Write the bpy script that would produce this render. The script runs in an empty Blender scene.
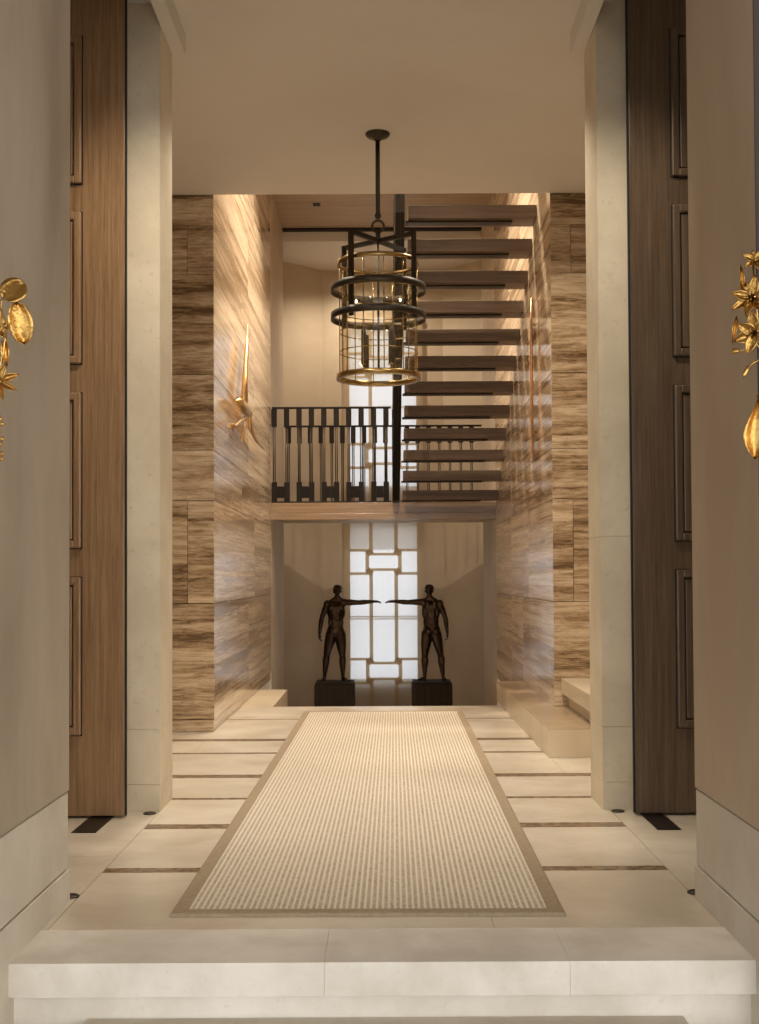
import bpy, bmesh, math, random
from mathutils import Vector, Matrix
random.seed(7)
S = bpy.context.scene
COL = S.collection
R = math.radians

# ------------------------------------------------------------------ materials
def new_mat(name):
    m = bpy.data.materials.new(name); m.use_nodes = True
    nt = m.node_tree; b = nt.nodes['Principled BSDF']
    return m, nt, b
def N(nt, typ, **kw):
    n = nt.nodes.new(typ)
    for k, v in kw.items():
        if k in n.inputs: n.inputs[k].default_value = v
        else: setattr(n, k, v)
    return n
def ramp(nt, fac, stops):
    r = nt.nodes.new('ShaderNodeValToRGB'); e = r.color_ramp.elements
    while len(e) < len(stops): e.new(0.5)
    for el, (p, c) in zip(e, stops):
        el.position = p; el.color = (*c, 1)
    nt.links.new(fac, r.inputs[0]); return r.outputs[0]
def coords(nt, scale=(1,1,1), kind='Object', rot=(0,0,0)):
    t = N(nt, 'ShaderNodeTexCoord'); mp = N(nt, 'ShaderNodeMapping')
    mp.inputs['Scale'].default_value = scale; mp.inputs['Rotation'].default_value = rot
    nt.links.new(t.outputs[kind], mp.inputs[0]); return mp.outputs[0]
def noise(nt, vec, scale, detail=4, rough=.55, dist=0.0, dim='3D'):
    n = N(nt, 'ShaderNodeTexNoise'); n.noise_dimensions = dim
    n.inputs['Scale'].default_value = scale; n.inputs['Detail'].default_value = detail
    n.inputs['Roughness'].default_value = rough; n.inputs['Distortion'].default_value = dist
    nt.links.new(vec, n.inputs['Vector']); return n
def bump(nt, b, h, strength, dist=.002):
    bp = N(nt, 'ShaderNodeBump'); bp.inputs['Strength'].default_value = strength; bp.inputs['Distance'].default_value = dist
    nt.links.new(h, bp.inputs['Height']); nt.links.new(bp.outputs[0], b.inputs['Normal'])
def mixc(nt, fac, a, c, typ='MIX'):
    m = N(nt, 'ShaderNodeMix', data_type='RGBA', blend_type=typ)
    for s, v in ((0, fac), (6, a), (7, c)):
        if hasattr(v, 'node'): nt.links.new(v, m.inputs[s])
        else: m.inputs[s].default_value = v if s == 0 else (*v, 1)
    return m.outputs[2]
def math_(nt, op, a, c=0.0):
    m = N(nt, 'ShaderNodeMath', operation=op)
    for s, v in ((0, a), (1, c)):
        if hasattr(v, 'node'): nt.links.new(v, m.inputs[s])
        else: m.inputs[s].default_value = v
    return m.outputs[0]

def plain(name, col, rough=.5, metal=0., spec=.5):
    m, nt, b = new_mat(name)
    b.inputs['Base Color'].default_value = (*col, 1); b.inputs['Roughness'].default_value = rough
    b.inputs['Metallic'].default_value = metal; b.inputs['Specular IOR Level'].default_value = spec
    return m
def mottled(name, c1, c2, scale, rough=.6, stretch=(1,1,1), bmp=.15, spec=.4, fine=0.0, dark=(.3,.25,.2)):
    m, nt, b = new_mat(name)
    v = coords(nt, stretch)
    n = noise(nt, v, scale, 6, .6, .3)
    c = ramp(nt, n.outputs[0], [(.38, c1), (.62, c2)])
    if fine:
        n2 = noise(nt, v, scale*14, 4, .6)
        f = ramp(nt, n2.outputs[0], [(.60, (0,0,0)), (.74, (fine,)*3)])
        c = mixc(nt, f, c, dark)
    nt.links.new(c, b.inputs['Base Color'])
    b.inputs['Roughness'].default_value = rough; b.inputs['Specular IOR Level'].default_value = spec
    if bmp:
        n3 = noise(nt, v, scale*6, 5, .6); bump(nt, b, n3.outputs[0], bmp)
    return m
def travertine(name, lo, mid, hi, rough):
    m, nt, b = new_mat(name)
    v = coords(nt, (.42, .14, 10.0))
    g = N(nt, 'ShaderNodeNewGeometry')
    off = N(nt, 'ShaderNodeCombineXYZ')
    nt.links.new(math_(nt, 'MULTIPLY', g.outputs['Random Per Island'], 37.0), off.inputs[2])
    nt.links.new(math_(nt, 'MULTIPLY', g.outputs['Random Per Island'], 11.0), off.inputs[0])
    va = N(nt, 'ShaderNodeVectorMath', operation='ADD')
    nt.links.new(v, va.inputs[0]); nt.links.new(off.outputs[0], va.inputs[1])
    n0 = noise(nt, va.outputs[0], .45, 3, .5, .2)
    n1 = noise(nt, va.outputs[0], 1.1, 7, .62, .5)
    vb = N(nt, 'ShaderNodeVectorMath', operation='MULTIPLY'); vb.inputs[1].default_value = (4.2, 3.0, 1.15); nt.links.new(va.outputs[0], vb.inputs[0])
    n2 = noise(nt, vb.outputs[0], 3.4, 8, .72, .6)
    f = math_(nt, 'ADD', math_(nt, 'ADD', math_(nt, 'MULTIPLY', n1.outputs[0], .42), math_(nt, 'MULTIPLY', n2.outputs[0], .34)), math_(nt, 'MULTIPLY', n0.outputs[0], .22))
    c = ramp(nt, f, [(.41, lo), (.47, mid), (.53, tuple(.4*a+.6*q for a, q in zip(mid, hi))), (.61, hi)])
    vl = coords(nt, (1.6, .4, 62)); nl = noise(nt, vl, 1.5, 5, .6, .4)
    c = mixc(nt, ramp(nt, nl.outputs[0], [(.55, (0,0,0)), (.64, (.42,.42,.42))]), c, tuple(.9*q for q in lo))
    v3 = coords(nt, (9, 4, 46)); n3 = noise(nt, v3, 2.0, 3, .5)
    pit = ramp(nt, n3.outputs[0], [(.64, (0,0,0)), (.74, (.6,.6,.6))])
    c = mixc(nt, pit, c, tuple(.6*q for q in lo))
    nt.links.new(c, b.inputs['Base Color'])
    b.inputs['Roughness'].default_value = rough; b.inputs['Specular IOR Level'].default_value = .55
    return m
def wood(name, c1, c2, c3, axis='z', rough=.4, scale=1.0, spec=.5, bmp=.25):
    m, nt, b = new_mat(name)
    st = {'z': (22, 22, .7), 'x': (.7, 22, 22), 'y': (22, .7, 22)}[axis]
    v = coords(nt, tuple(s*scale for s in st))
    n1 = noise(nt, v, 1.6, 6, .6, .5); n2 = noise(nt, v, 9, 4, .7)
    f = math_(nt, 'ADD', math_(nt, 'MULTIPLY', n1.outputs[0], .6), math_(nt, 'MULTIPLY', n2.outputs[0], .4))
    nt.links.new(ramp(nt, f, [(.36, c1), (.5, c2), (.64, c3)]), b.inputs['Base Color'])
    b.inputs['Roughness'].default_value = rough; b.inputs['Specular IOR Level'].default_value = spec
    bump(nt, b, n2.outputs[0], bmp, .001)
    return m
def metal(name, col, rough, bmp=0., scale=30):
    m, nt, b = new_mat(name)
    v = coords(nt); n = noise(nt, v, scale, 3, .5)
    nt.links.new(ramp(nt, n.outputs[0], [(.3, tuple(.8*c for c in col)), (.7, col)]), b.inputs['Base Color'])
    b.inputs['Metallic'].default_value = 1; b.inputs['Roughness'].default_value = rough
    if bmp: bump(nt, b, n.outputs[0], bmp, .003)
    return m

M = {}
M['plaster'] = mottled('hall plaster', (.50,.41,.30), (.56,.47,.35), 1.3, .55, bmp=.05)
M['plaster_wax'] = mottled('waxed portal plaster', (.31,.25,.185), (.43,.36,.275), 1.5, .5, (1,1,.45), bmp=.12)
M['plaster_wax_r'] = mottled('warm lit portal plaster', (.38,.29,.20), (.46,.365,.265), 1.5, .5, (1,1,.45), bmp=.12)  # same plaster, tinted warmer for the side with less cool skylight
M['ceil'] = mottled('ceiling paint', (.70,.665,.615), (.74,.705,.655), .8, .6, bmp=0)
M['lime'] = mottled('limestone blocks', (.52,.46,.37), (.62,.565,.47), 2.2, .5, bmp=.08, fine=.25, dark=(.34,.28,.2))
M['lime_pier'] = mottled('pier limestone', (.60,.52,.385), (.70,.62,.475), 2.6, .5, bmp=.10, fine=.5, dark=(.46,.38,.26))
M['step'] = mottled('step limestone', (.66,.62,.55), (.80,.77,.71), 3.5, .55, bmp=.12, fine=.3, dark=(.52,.46,.38))
M['floor'] = mottled('floor limestone', (.56,.495,.395), (.70,.64,.54), 1.8, .26, (1,1,1), bmp=.03, fine=.3, dark=(.47,.39,.29))
M['step_top'] = mottled('browner step top', (.36,.27,.17), (.44,.34,.22), 1.8, .25, bmp=.02)  # colours the top of the first side step browner
M['inlay'] = mottled('brown marble inlay', (.10,.065,.04), (.30,.215,.14), 22, .25, (1,1.6,1), bmp=.02)
M['stone_bench'] = mottled('cream stair stone', (.60,.50,.36), (.70,.60,.45), 1.8, .3, bmp=.03, fine=.1)
M['trav'] = travertine('vein cut travertine', (.14,.082,.04), (.40,.275,.16), (.76,.61,.43), .18)
M['trav_side_lit'] = travertine('travertine paled by light', (.29,.195,.115), (.48,.355,.23), (.80,.67,.495), .15)  # side faces coloured paler, standing for the light that washes them
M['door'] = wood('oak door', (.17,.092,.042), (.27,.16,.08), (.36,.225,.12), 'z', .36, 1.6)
M['door_dark'] = wood('shaded oak door', (.075,.047,.028), (.115,.077,.048), (.16,.112,.072), 'z', .32, 1.6)  # same oak as the other door, darkened to paint its shade
M['tread'] = wood('walnut tread', (.085,.053,.031), (.135,.087,.053), (.18,.12,.077), 'x', .45)
M['wood_fascia'] = wood('oak fascia', (.19,.112,.0415), (.27,.168,.085), (.33,.215,.115), 'x', .22)
M['wood_soffit'] = wood('oak soffit', (.30,.21,.13), (.39,.285,.185), (.47,.36,.245), 'x', .5, .6)
M['pedestal'] = wood('dark pedestal wood', (.016,.010,.006), (.026,.017,.010), (.036,.024,.015), 'z', .7, 1.0, .2)
M['black'] = metal('blackened steel', (.035,.03,.026), .45)
M['bronze_dark'] = metal('dark bronze frame', (.095,.08,.062), .48)
M['brass'] = metal('aged brass', (.50,.345,.14), .27)
M['gold'] = metal('gilded bronze', (.60,.36,.11), .30, .8, 70)
M['gold_light'] = metal('satin gold', (.90,.62,.30), .34, .3, 40)
M['copper'] = metal('copper strip', (.62,.33,.16), .38)
M['statue'] = metal('statue bronze', (.07,.046,.03), .32, .7, 50)
M['floor_dark'] = plain('dark metal plate', (.03,.022,.018), .45, .6)
M['black_void'] = plain('black seal and shade', (.008,.007,.006), .7)
M['frame_w'] = plain('window frame cream', (.62,.52,.38), .5)
M['ground'] = mottled('forecourt paving', (.58,.55,.50), (.66,.63,.58), 2, .8, bmp=.1)
M['porch'] = plain('porch soffit', (.42,.36,.29), .8)

def mk_glass(name, tint=(1,1,1), clear=.93):
    m, nt, b = new_mat(name); out = nt.nodes['Material Output']
    t = N(nt, 'ShaderNodeBsdfTransparent'); t.inputs[0].default_value = (*tint, 1)
    g = N(nt, 'ShaderNodeBsdfGlossy'); g.inputs['Roughness'].default_value = .03
    mx = N(nt, 'ShaderNodeMixShader'); mx.inputs[0].default_value = 1-clear
    nt.links.new(t.outputs[0], mx.inputs[1]); nt.links.new(g.outputs[0], mx.inputs[2]); nt.links.new(mx.outputs[0], out.inputs[0])
    return m
M['glass'] = mk_glass('clear glass')
M['lamp_glass'] = mk_glass('lantern glass', (.97,.96,.93), .94)
def mk_sheer(name, col, transp):
    m, nt, b = new_mat(name); out = nt.nodes['Material Output']
    t = N(nt, 'ShaderNodeBsdfTransparent')
    tl = N(nt, 'ShaderNodeBsdfTranslucent'); d = N(nt, 'ShaderNodeBsdfDiffuse')
    v = coords(nt, (6, 6, 60)); n = noise(nt, v, 3, 3, .5)
    c = ramp(nt, n.outputs[0], [(.3, tuple(.93*q for q in col)), (.7, col)])
    nt.links.new(c, tl.inputs[0]); nt.links.new(c, d.inputs[0])
    a = N(nt, 'ShaderNodeMixShader'); a.inputs[0].default_value = .35
    nt.links.new(tl.outputs[0], a.inputs[1]); nt.links.new(d.outputs[0], a.inputs[2])
    mx = N(nt, 'ShaderNodeMixShader'); mx.inputs[0].default_value = 1-transp
    nt.links.new(t.outputs[0], mx.inputs[1]); nt.links.new(a.outputs[0], mx.inputs[2]); nt.links.new(mx.outputs[0], out.inputs[0])
    return m
M['sheer'] = mk_sheer('sheer blind linen', (.86,.84,.80), .30)
M['ribbon'] = mk_sheer('taupe ribbon', (.74,.62,.44), .16)

PITCH = .0198
# rug: pale ribs over taupe weave, along the rug's length
def mk_rug():
    m, nt, b = new_mat('ribbed wool rug')
    t = N(nt, 'ShaderNodeTexCoord'); sep = N(nt, 'ShaderNodeSeparateXYZ'); nt.links.new(t.outputs['Object'], sep.inputs[0])
    ph = math_(nt, 'FRACT', math_(nt, 'ADD', math_(nt, 'DIVIDE', sep.outputs[0], PITCH), 100.0))
    tri = math_(nt, 'ABSOLUTE', math_(nt, 'SUBTRACT', ph, .5))
    v = coords(nt, (1,1,1)); n = noise(nt, v, 110, 3, .7); nb = noise(nt, v, 150, 3, .75)
    tr = math_(nt, 'ADD', tri, math_(nt, 'MULTIPLY', math_(nt, 'SUBTRACT', n.outputs[0], .5), .22))
    dark = ramp(nt, nb.outputs[0], [(.38, (.27,.22,.155)), (.50, (.46,.395,.305)), (.62, (.62,.555,.445))])
    fac = ramp(nt, tr, [(.12, (1,1,1)), (.28, (0,0,0))])
    nt.links.new(mixc(nt, fac, dark, (.70,.645,.55)), b.inputs['Base Color'])
    b.inputs['Roughness'].default_value = .9; b.inputs['Specular IOR Level'].default_value = .1
    bump(nt, b, nb.outputs[0], .5, .003)
    return m
M['rug'] = mk_rug()
M['rug_border'] = mottled('taupe cotton binding', (.31,.245,.165), (.36,.29,.205), 60, .85, bmp=.3, spec=.15)
M['bulb'] = mk_glass('bulb glass', (.98,.97,.95), .82)

# ------------------------------------------------------------------ builders
class MB:
    def __init__(s): s.bm = bmesh.new()
    def box(s, x0, x1, y0, y1, z0, z1, mi=0, bev=0.):
        bm = s.bm; vs = [bm.verts.new((x, y, z)) for z in (z0, z1) for y in (y0, y1) for x in (x0, x1)]
        fs = [bm.faces.new([vs[i] for i in q]) for q in ((0,2,3,1),(4,5,7,6),(0,1,5,4),(2,6,7,3),(0,4,6,2),(1,3,7,5))]
        for f in fs: f.material_index = mi
        if bev:
            es = list({e for f in fs for e in f.edges})
            r = bmesh.ops.bevel(bm, geom=es, offset=bev, segments=2, affect='EDGES', profile=.5)
            for f in r['faces']: f.material_index = mi
        return s
    def loft(s, rings, mi=0, caps=True, closed=True, smooth=True):
        bm = s.bm; vr = [[bm.verts.new(p) for p in r] for r in rings]
        n = len(vr[0])
        for a, b in zip(vr, vr[1:]):
            for i in range(n if closed else n-1):
                f = bm.faces.new((a[i], a[(i+1) % n], b[(i+1) % n], b[i])); f.material_index = mi; f.smooth = smooth
        if caps:
            for r, rev in ((vr[0], True), (vr[-1], False)):
                f = bm.faces.new(list(reversed(r)) if rev else r); f.material_index = mi
        return s
    def tube(s, pts, rad, seg=10, mi=0, flat=1.0, side=None):
        pts = [Vector(p) for p in pts]
        if not hasattr(rad, '__len__'): rad = [rad]*len(pts)
        rings = []; prev = None
        for i, p in enumerate(pts):
            d = (pts[min(i+1, len(pts)-1)] - pts[max(i-1, 0)]).normalized()
            if prev is None:
                ref = Vector(side) if side else (Vector((0,0,1)) if abs(d.z) < .9 else Vector((1,0,0)))
            else: ref = prev
            u = (ref - d*ref.dot(d)).normalized(); w = d.cross(u); prev = u
            rings.append([p + u*math.cos(2*math.pi*k/seg)*rad[i] + w*math.sin(2*math.pi*k/seg)*rad[i]*flat for k in range(seg)])
        return s.loft(rings, mi)
    def lathe(s, prof, c=(0,0,0), seg=24, mi=0):
        rings = [[(c[0]+r*math.cos(2*math.pi*k/seg), c[1]+r*math.sin(2*math.pi*k/seg), c[2]+z) for k in range(seg)] for r, z in prof]
        return s.loft(rings, mi)
    def hoop(s, R_, z, w, h, c=(0,0), seg=56, mi=0):           # flat band ring: radial thickness w, height h
        prof = [(R_-w/2, z-h/2), (R_+w/2, z-h/2), (R_+w/2, z+h/2), (R_-w/2, z+h/2)]
        bm = s.bm; vr = [[bm.verts.new((c[0]+r*math.cos(2*math.pi*k/seg), c[1]+r*math.sin(2*math.pi*k/seg), zz)) for r, zz in prof] for k in range(seg)]
        for k in range(seg):
            a, b = vr[k], vr[(k+1) % seg]
            for i in range(4):
                f = bm.faces.new((a[i], b[i], b[(i+1) % 4], a[(i+1) % 4])); f.material_index = mi; f.smooth = i in (1, 3)
        return s
    def torus(s, c, R_, r, axis='y', seg=28, mi=0):
        bm = s.bm; n = 10; vr = []
        for k in range(seg):
            a = 2*math.pi*k/seg; ring = []
            for j in range(n):
                b = 2*math.pi*j/n; q = R_ + r*math.cos(b); w = r*math.sin(b)
                p = {'y': (q*math.cos(a), w, q*math.sin(a)), 'z': (q*math.cos(a), q*math.sin(a), w), 'x': (w, q*math.cos(a), q*math.sin(a))}[axis]
                ring.append(bm.verts.new((c[0]+p[0], c[1]+p[1], c[2]+p[2])))
            vr.append(ring)
        for k in range(seg):
            for j in range(n):
                f = bm.faces.new((vr[k][j], vr[(k+1) % seg][j], vr[(k+1) % seg][(j+1) % n], vr[k][(j+1) % n])); f.smooth = True; f.material_index = mi
        return s
    def prism(s, poly, y0, y1, mi=0, axis='y'):                 # poly in the plane normal to axis
        def P(a, b, t): return {'y': (a, t, b), 'x': (t, a, b), 'z': (a, b, t)}[axis]
        bm = s.bm; A = [bm.verts.new(P(a, b, y0)) for a, b in poly]; B = [bm.verts.new(P(a, b, y1)) for a, b in poly]
        fs = [bm.faces.new(A), bm.faces.new(list(reversed(B)))]
        n = len(poly)
        for i in range(n): fs.append(bm.faces.new((A[i], B[i], B[(i+1) % n], A[(i+1) % n])))
        for f in fs: f.material_index = mi
        return s
    def build(s, name, mats, parent=None, loc=None):
        bmesh.ops.recalc_face_normals(s.bm, faces=s.bm.faces)
        me = bpy.data.meshes.new(name); s.bm.to_mesh(me); s.bm.free()
        for m in (mats if isinstance(mats, (list, tuple)) else [mats]): me.materials.append(m)
        o = bpy.data.objects.new(name, me); COL.objects.link(o)
        if parent: o.parent = parent
        if loc: o.location = loc
        return o
def tag(o, label, cat, group=None, kind=None):
    if label: o['label'] = label
    if cat: o['category'] = cat
    if group: o['group'] = group
    if kind: o['kind'] = kind
    return o
def thing(name, label, cat, loc=(0,0,0), group=None, kind=None, rz=0):
    o = bpy.data.objects.new(name, None); COL.objects.link(o); o.location = loc; o.rotation_euler = (0, 0, rz)
    o.empty_display_size = .1
    return tag(o, label, cat, group, kind)
def struct(mb, name, mats, label, cat, parent=None):
    return tag(mb.build(name, mats, parent), label, cat, None, 'structure')

# ------------------------------------------------------------------ dimensions (metres)
CZ = 3.830            # hall ceiling
PX = 1.055            # half width of the portal
TX = 1.203            # half width between the travertine walls
TY0, TY1 = 8.516, 12.82
SOF = 5.295            # stairwell ceiling
BX = 2.6              # outer shell

# ---- floors
mb = MB()
rows = [(9.26,.03),(8.10,.11),(7.50,.06),(6.64,.11),(5.973,.05),(5.314,.10),(4.530,.07)]
g = .0015
mb.box(-BX, BX, 3.50, 10.14, -.20, -.004, 0)
ycuts = [10.15] + [v for y, w in rows for v in (y+w/2, y-w/2)] + [3.772]
for i in range(0, len(ycuts), 2):
    y1, y0 = ycuts[i], ycuts[i+1]
    xs = [-PX, .34 if i % 4 else -.30, PX] if y1 < 5.98 else ([-BX, -1.75, -.3, 1.0, BX] if i % 4 else [-BX, -1.2, .34, 1.75, BX])
    for a, b in zip(xs, xs[1:]): mb.box(a+g, b-g, y0+g, y1-g, -.02, 0, 0)
for y, w in rows: hw = PX if y < 5.9 else BX; mb.box(-hw+g, hw-g, y-w/2+g, y+w/2-g, -.02, 0, 1)
for sx in (-1, 1):
    yy = [3.772, 4.75, 5.949]
    for a, b in zip(yy, yy[1:]):
        x0, x1 = sorted((sx*(PX+g), sx*BX)); mb.box(x0, x1, a+g, b-g, -.02, 0, 0)
struct(mb, 'floor', [M['floor'], M['inlay']], 'cream limestone hall floor with narrow brown marble inlay strips', 'floor')
mb = MB().box(-TX-.05, -.94, 10.151, 11.68, -.25, 0, 0, .003)
struct(mb, 'trim_1', M['stone_bench'], 'low cream stone ledge along the foot of the left travertine wall', 'ledge')
mb = MB()
for a, b in ((-1.075,-.175),(-.175,.525),(.525,1.056)): mb.box(a+.0003, b-.0003, 3.446, 3.770, -.097, 0, 0, .0012)
struct(mb, 'trim_2', M['step'], 'thick pale limestone slab forming the top entrance step', 'step')
mb = MB().box(-1.075, 1.056, 3.497, 3.76, -.45, -.098)
struct(mb, 'trim_3', M['step'], 'pale limestone riser under the top entrance step', 'riser')
mb = MB().box(-.862, .86, 2.95, 3.496, -.30, -.172, 0, .006)
struct(mb, 'trim_4', M['lime'], 'grey limestone lower entrance step at the bottom edge', 'step')
mb = MB().box(-9, 9, -9, 3.495, -.46, -.301)
struct(mb, 'ground', M['ground'], 'paved forecourt before the entrance', 'ground')
# lower floor and the flight down to it
mb = MB().box(-TX-.25, TX+.25, 10.2, 16.4, -1.5, -1.3)
for k in range(7): mb.box(-.94, TX+.1, 10.151+.3*k, 10.151+.3*(k+1), -1.3, -.17*(k+1), 0)
struct(mb, 'floor_lower', M['stone_bench'], 'stone lower floor and flight descending beyond the hall', 'floor')

# ---- entrance portal walls
def portal(sx, name, y0, mat, lab):
    PX = 1.076 if sx < 0 else 1.057
    mb = MB(); b = (lambda a, c, *r, **k: mb.box(*sorted((sx*a, sx*c)), *r, **k))
    b(PX, 3.4, y0, 4.115, .372, 4.6, mi=0, bev=.006)
    b(PX+.003, 3.4, y0+.003, 4.11, .112, .369, mi=1, bev=.004)
    b(PX-.002, 3.4, y0, 4.12, -.45, .109, mi=1, bev=.004)
    return struct(mb, name, [mat, M['lime']], lab, 'wall')
portal(-1, 'wall_left', 3.27, M['plaster_wax'], 'waxed grey beige plaster portal wall on limestone base, behind lily pad sconce')
portal(1, 'wall_right', 3.375, M['plaster_wax_r'], 'waxed plaster portal wall tinted tan for warmer light on limestone base, behind flowering sconce')

struct(MB().box(1.058, 3.4, 3.366, 3.3745, .372, 3.6), 'trim_9', plain('dark facade cladding', (.085,.068,.06), .9, 0, .15), 'dark cladding on the outer face of the tan portal wall', 'painted shade')  # added dark sheet that paints the porch shade on this face

# ---- piers behind the doors
def pier(sx, name, lab):
    PX = 1.052 if sx < 0 else 1.022
    mb = MB(); b = (lambda a, c, *r, **k: mb.box(*sorted((sx*a, sx*c)), *r, **k))
    zz = [-.02, .128, .386, CZ-.001] if sx < 0 else [-.02, .128, .386, 1.28, CZ-.001]
    for z0, z1 in zip(zz, zz[1:]): b(PX, BX, 5.648, 5.975, z0+.0006, z1-.0006, mi=0, bev=.001)
    return struct(mb, name, M['lime_pier'], lab, 'pier')
pier(-1, 'wall_pier_left', 'cream limestone pier beside the warm brown door, left of the opening')
pier(1, 'wall_pier_right', 'cream limestone pier beside the shaded door, right of the opening')

# ---- travertine blocks
ZJ = [.0, .087, .91, 1.64, 2.0, 2.54, 3.255, 3.605, 4.13, 4.66, SOF]
def trav(sx, name, lab):
    mb = MB(); J = .0022
    for i, (z0, z1) in enumerate(zip(ZJ, ZJ[1:])):
        ins = .006 if i == 0 else 0
        xf = TX + ins; yf = TY0 + ins
        cuts = [yf]
        if i in (3, 6): cuts = [yf]
        # side slabs
        ycs = [yf, 10.2 + .5*((i*7) % 3), TY1]
        split = i in (3+0, 6)
        if sx > 0: ycs = [yf, 9.5 + .45*((i*5) % 3), 11.3 + .35*((i*3) % 3), TY1]
        for a, c in zip(ycs, ycs[1:]):
            x0, x1 = sorted((sx*xf, sx*(TX+.30)))
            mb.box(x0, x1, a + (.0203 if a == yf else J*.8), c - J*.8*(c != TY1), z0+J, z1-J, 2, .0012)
        # front slabs
        vx = [xf, TX+(.187 if sx < 0 else .145), BX] if i in (2, 6) else [xf, BX]
        for a, c in zip(vx, vx[1:]):
            x0, x1 = sorted((sx*(a+J*.8), sx*(c-J*.8)))
            mb.box(x0, x1, yf, yf+.02, z0+J, z1-J, 0, .0012)
    x0, x1 = sorted((sx*(TX+.02), sx*BX)); mb.box(x0, x1, TY0+.03, TY1-.01, 0, SOF, 1)
    return struct(mb, name, [M['trav'], M['black_void'], M['trav_side_lit']], lab, 'wall')
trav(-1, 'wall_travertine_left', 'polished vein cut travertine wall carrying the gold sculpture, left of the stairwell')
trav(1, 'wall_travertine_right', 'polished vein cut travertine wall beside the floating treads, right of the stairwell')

# ---- ceilings
mb = MB().box(-BX, BX, 4.0, TY0, CZ, 4.30)
struct(mb, 'ceiling', M['ceil'], 'smooth pale ceiling over the entrance hall', 'ceiling')
for sx, nm, lb in ((-1, 'trim_5', 'slim ceiling trim at the head of the pier left of the opening'), (1, 'trim_6', 'slim ceiling trim at the head of the pier right of the opening')):
    px_ = 1.051 if sx < 0 else 1.021; x0, x1 = sorted((sx*(px_-.068), sx*px_)); mb = MB().box(x0, x1, 4.2, 5.972, 3.722, CZ-.001, 0, .003)
    struct(mb, nm, M['ceil'], lb, 'trim')
mb = MB().box(-BX, BX, TY0+.001, 14.45, SOF, SOF+.2)
struct(mb, 'ceiling_stairwell', M['wood_soffit'], 'pale oak boarded ceiling over the stairwell', 'ceiling')
mb = MB().box(-1.6, 1.6, 14.46, 16.2, 5.16, 5.4)
MB_gap = MB().box(-TX+.001, TX-.001, 14.36, 14.455, SOF-.022, SOF-.0005)  # black strip standing for the shade in the ceiling gap
struct(MB_gap, 'trim_10', M['black_void'], 'black strip painting the shadow gap at the far edge of the oak stairwell ceiling', 'trim')
struct(mb, 'ceiling_bay', M['ceil'], 'white ceiling of the window bay beyond the bridge', 'ceiling')

# ---- stairwell end: plaster sides, header, bay with two windows
for sx, nm, lb in ((-1, 'wall_stairwell_left', 'plain plaster jamb at the left end of the bridge'), (1, 'wall_stairwell_right', 'plain plaster jamb at the right end of the bridge')):
    x0, x1 = sorted((sx*TX, sx*BX)); mb = MB().box(x0, x1, TY1+.001, 14.44, -1.4, SOF-.001)
    struct(mb, nm, M['plaster'], lb, 'wall')
WX, WB = .50, 15.85
LW = (-.32, 1.78); UW = (2.24, 4.36)
bay = [(-1.28,14.44),(-1.28,15.4),(-.80,WB)]
mb = MB()
for sx in (-1, 1):
    pts = [(sx*x, y) for x, y in bay]
    for (xa, ya), (xb, yb) in zip(pts, pts[1:]):
        d = Vector((xb-xa, yb-ya)).normalized(); n = Vector((-d.y, d.x)); so = math.copysign(1, xa)
        if n.y < 0 and abs(n.y) > .2: n = -n
        if abs(n.y) < .2: n = Vector((so, 0))
        q = [(xa, ya), (xb, yb), (xb+n.x*.25, yb+n.y*.25), (xa+n.x*.25, ya+n.y*.25)]
        mb.prism(q, -1.4, 5.4, axis='z')
    x0, x1 = sorted((sx*WX, sx*.86)); mb.box(x0, x1, WB, WB+.25, -1.4, 5.4)
for z0, z1 in ((-1.4, LW[0]), (LW[1], UW[0]), (UW[1], 5.4)): mb.box(-WX, WX, WB, WB+.25, z0, z1)
struct(mb, 'wall_bay', M['plaster'], 'plaster bay wall with angled sides around the tall windows', 'wall')
for i, (z0, z1, lb) in enumerate(((*LW, 'tall window at the lower level between the statues'), (*UW, 'tall window above the bridge behind the railing'))):
    mb = MB(); y0, y1 = WB+.10, WB+.16
    for a, b in ((-WX+.001, -WX+.05), (WX-.05, WX-.001)): mb.box(a, b, y0, y1, z0+.001, z1-.001)
    for a, b in ((z0+.001, z0+.05), (z1-.05, z1-.001)): mb.box(-WX+.05, WX-.05, y0, y1, a, b)
    zm = .53 if i == 0 else 3.35
    mb.box(-WX+.05, WX-.05, y0, y1, zm-.015, zm+.015)
    w = struct(mb, 'window_%d' % (i+1), M['frame_w'], lb, 'window')
    MB().box(-WX+.05, WX-.05, y0+.025, y0+.031, z0+.05, z1-.05).build('pane', M['glass'], w)

# ---- outer shell of the hall
for sx, nm, lb in ((-1, 'wall_hall_left', 'plain plaster wall of the hall beyond the door, left side'), (1, 'wall_hall_right', 'plain plaster wall of the hall beyond the door, right side')):
    x0, x1 = sorted((sx*BX, sx*(BX+.2))); mb = MB().box(x0, x1, 4.0, 14.6, -1.5, SOF+.2)
    struct(mb, nm, M['plaster'], lb, 'wall')
for sx, nm, lb in ((-1, 'wall_facade_left', 'plain facade above the portal, left side'), (1, 'wall_facade_right', 'dark facade at the outer corner of the tan portal wall')):
    x0, x1 = sorted((sx*3.401, sx*9)); mb = MB().box(x0, x1, 3.45, 4.0, -.45, 5.6)
    struct(mb, nm, M['plaster_wax'], lb, 'wall')
mb = MB().box(-9, 9, -4.5, 3.265, 3.22, 3.45)  # unseen; kept low and deep to darken the upper portal walls
struct(mb, 'ceiling_porch', M['porch'], 'unseen porch soffit over the entrance steps, set low to darken the walls', 'ceiling')
mb = MB().box(-9, 9, 3.266, 4.4, 4.601, 5.6); mb.box(-9, 9, 3.0, 3.265, 3.451, 5.6)
struct(mb, 'wall_above_portal', M['porch'], 'facade band above the porch', 'wall')
mb = MB().box(-3.4, 3.4, 4.116, 8.5, 4.301, 5.6)
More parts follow.
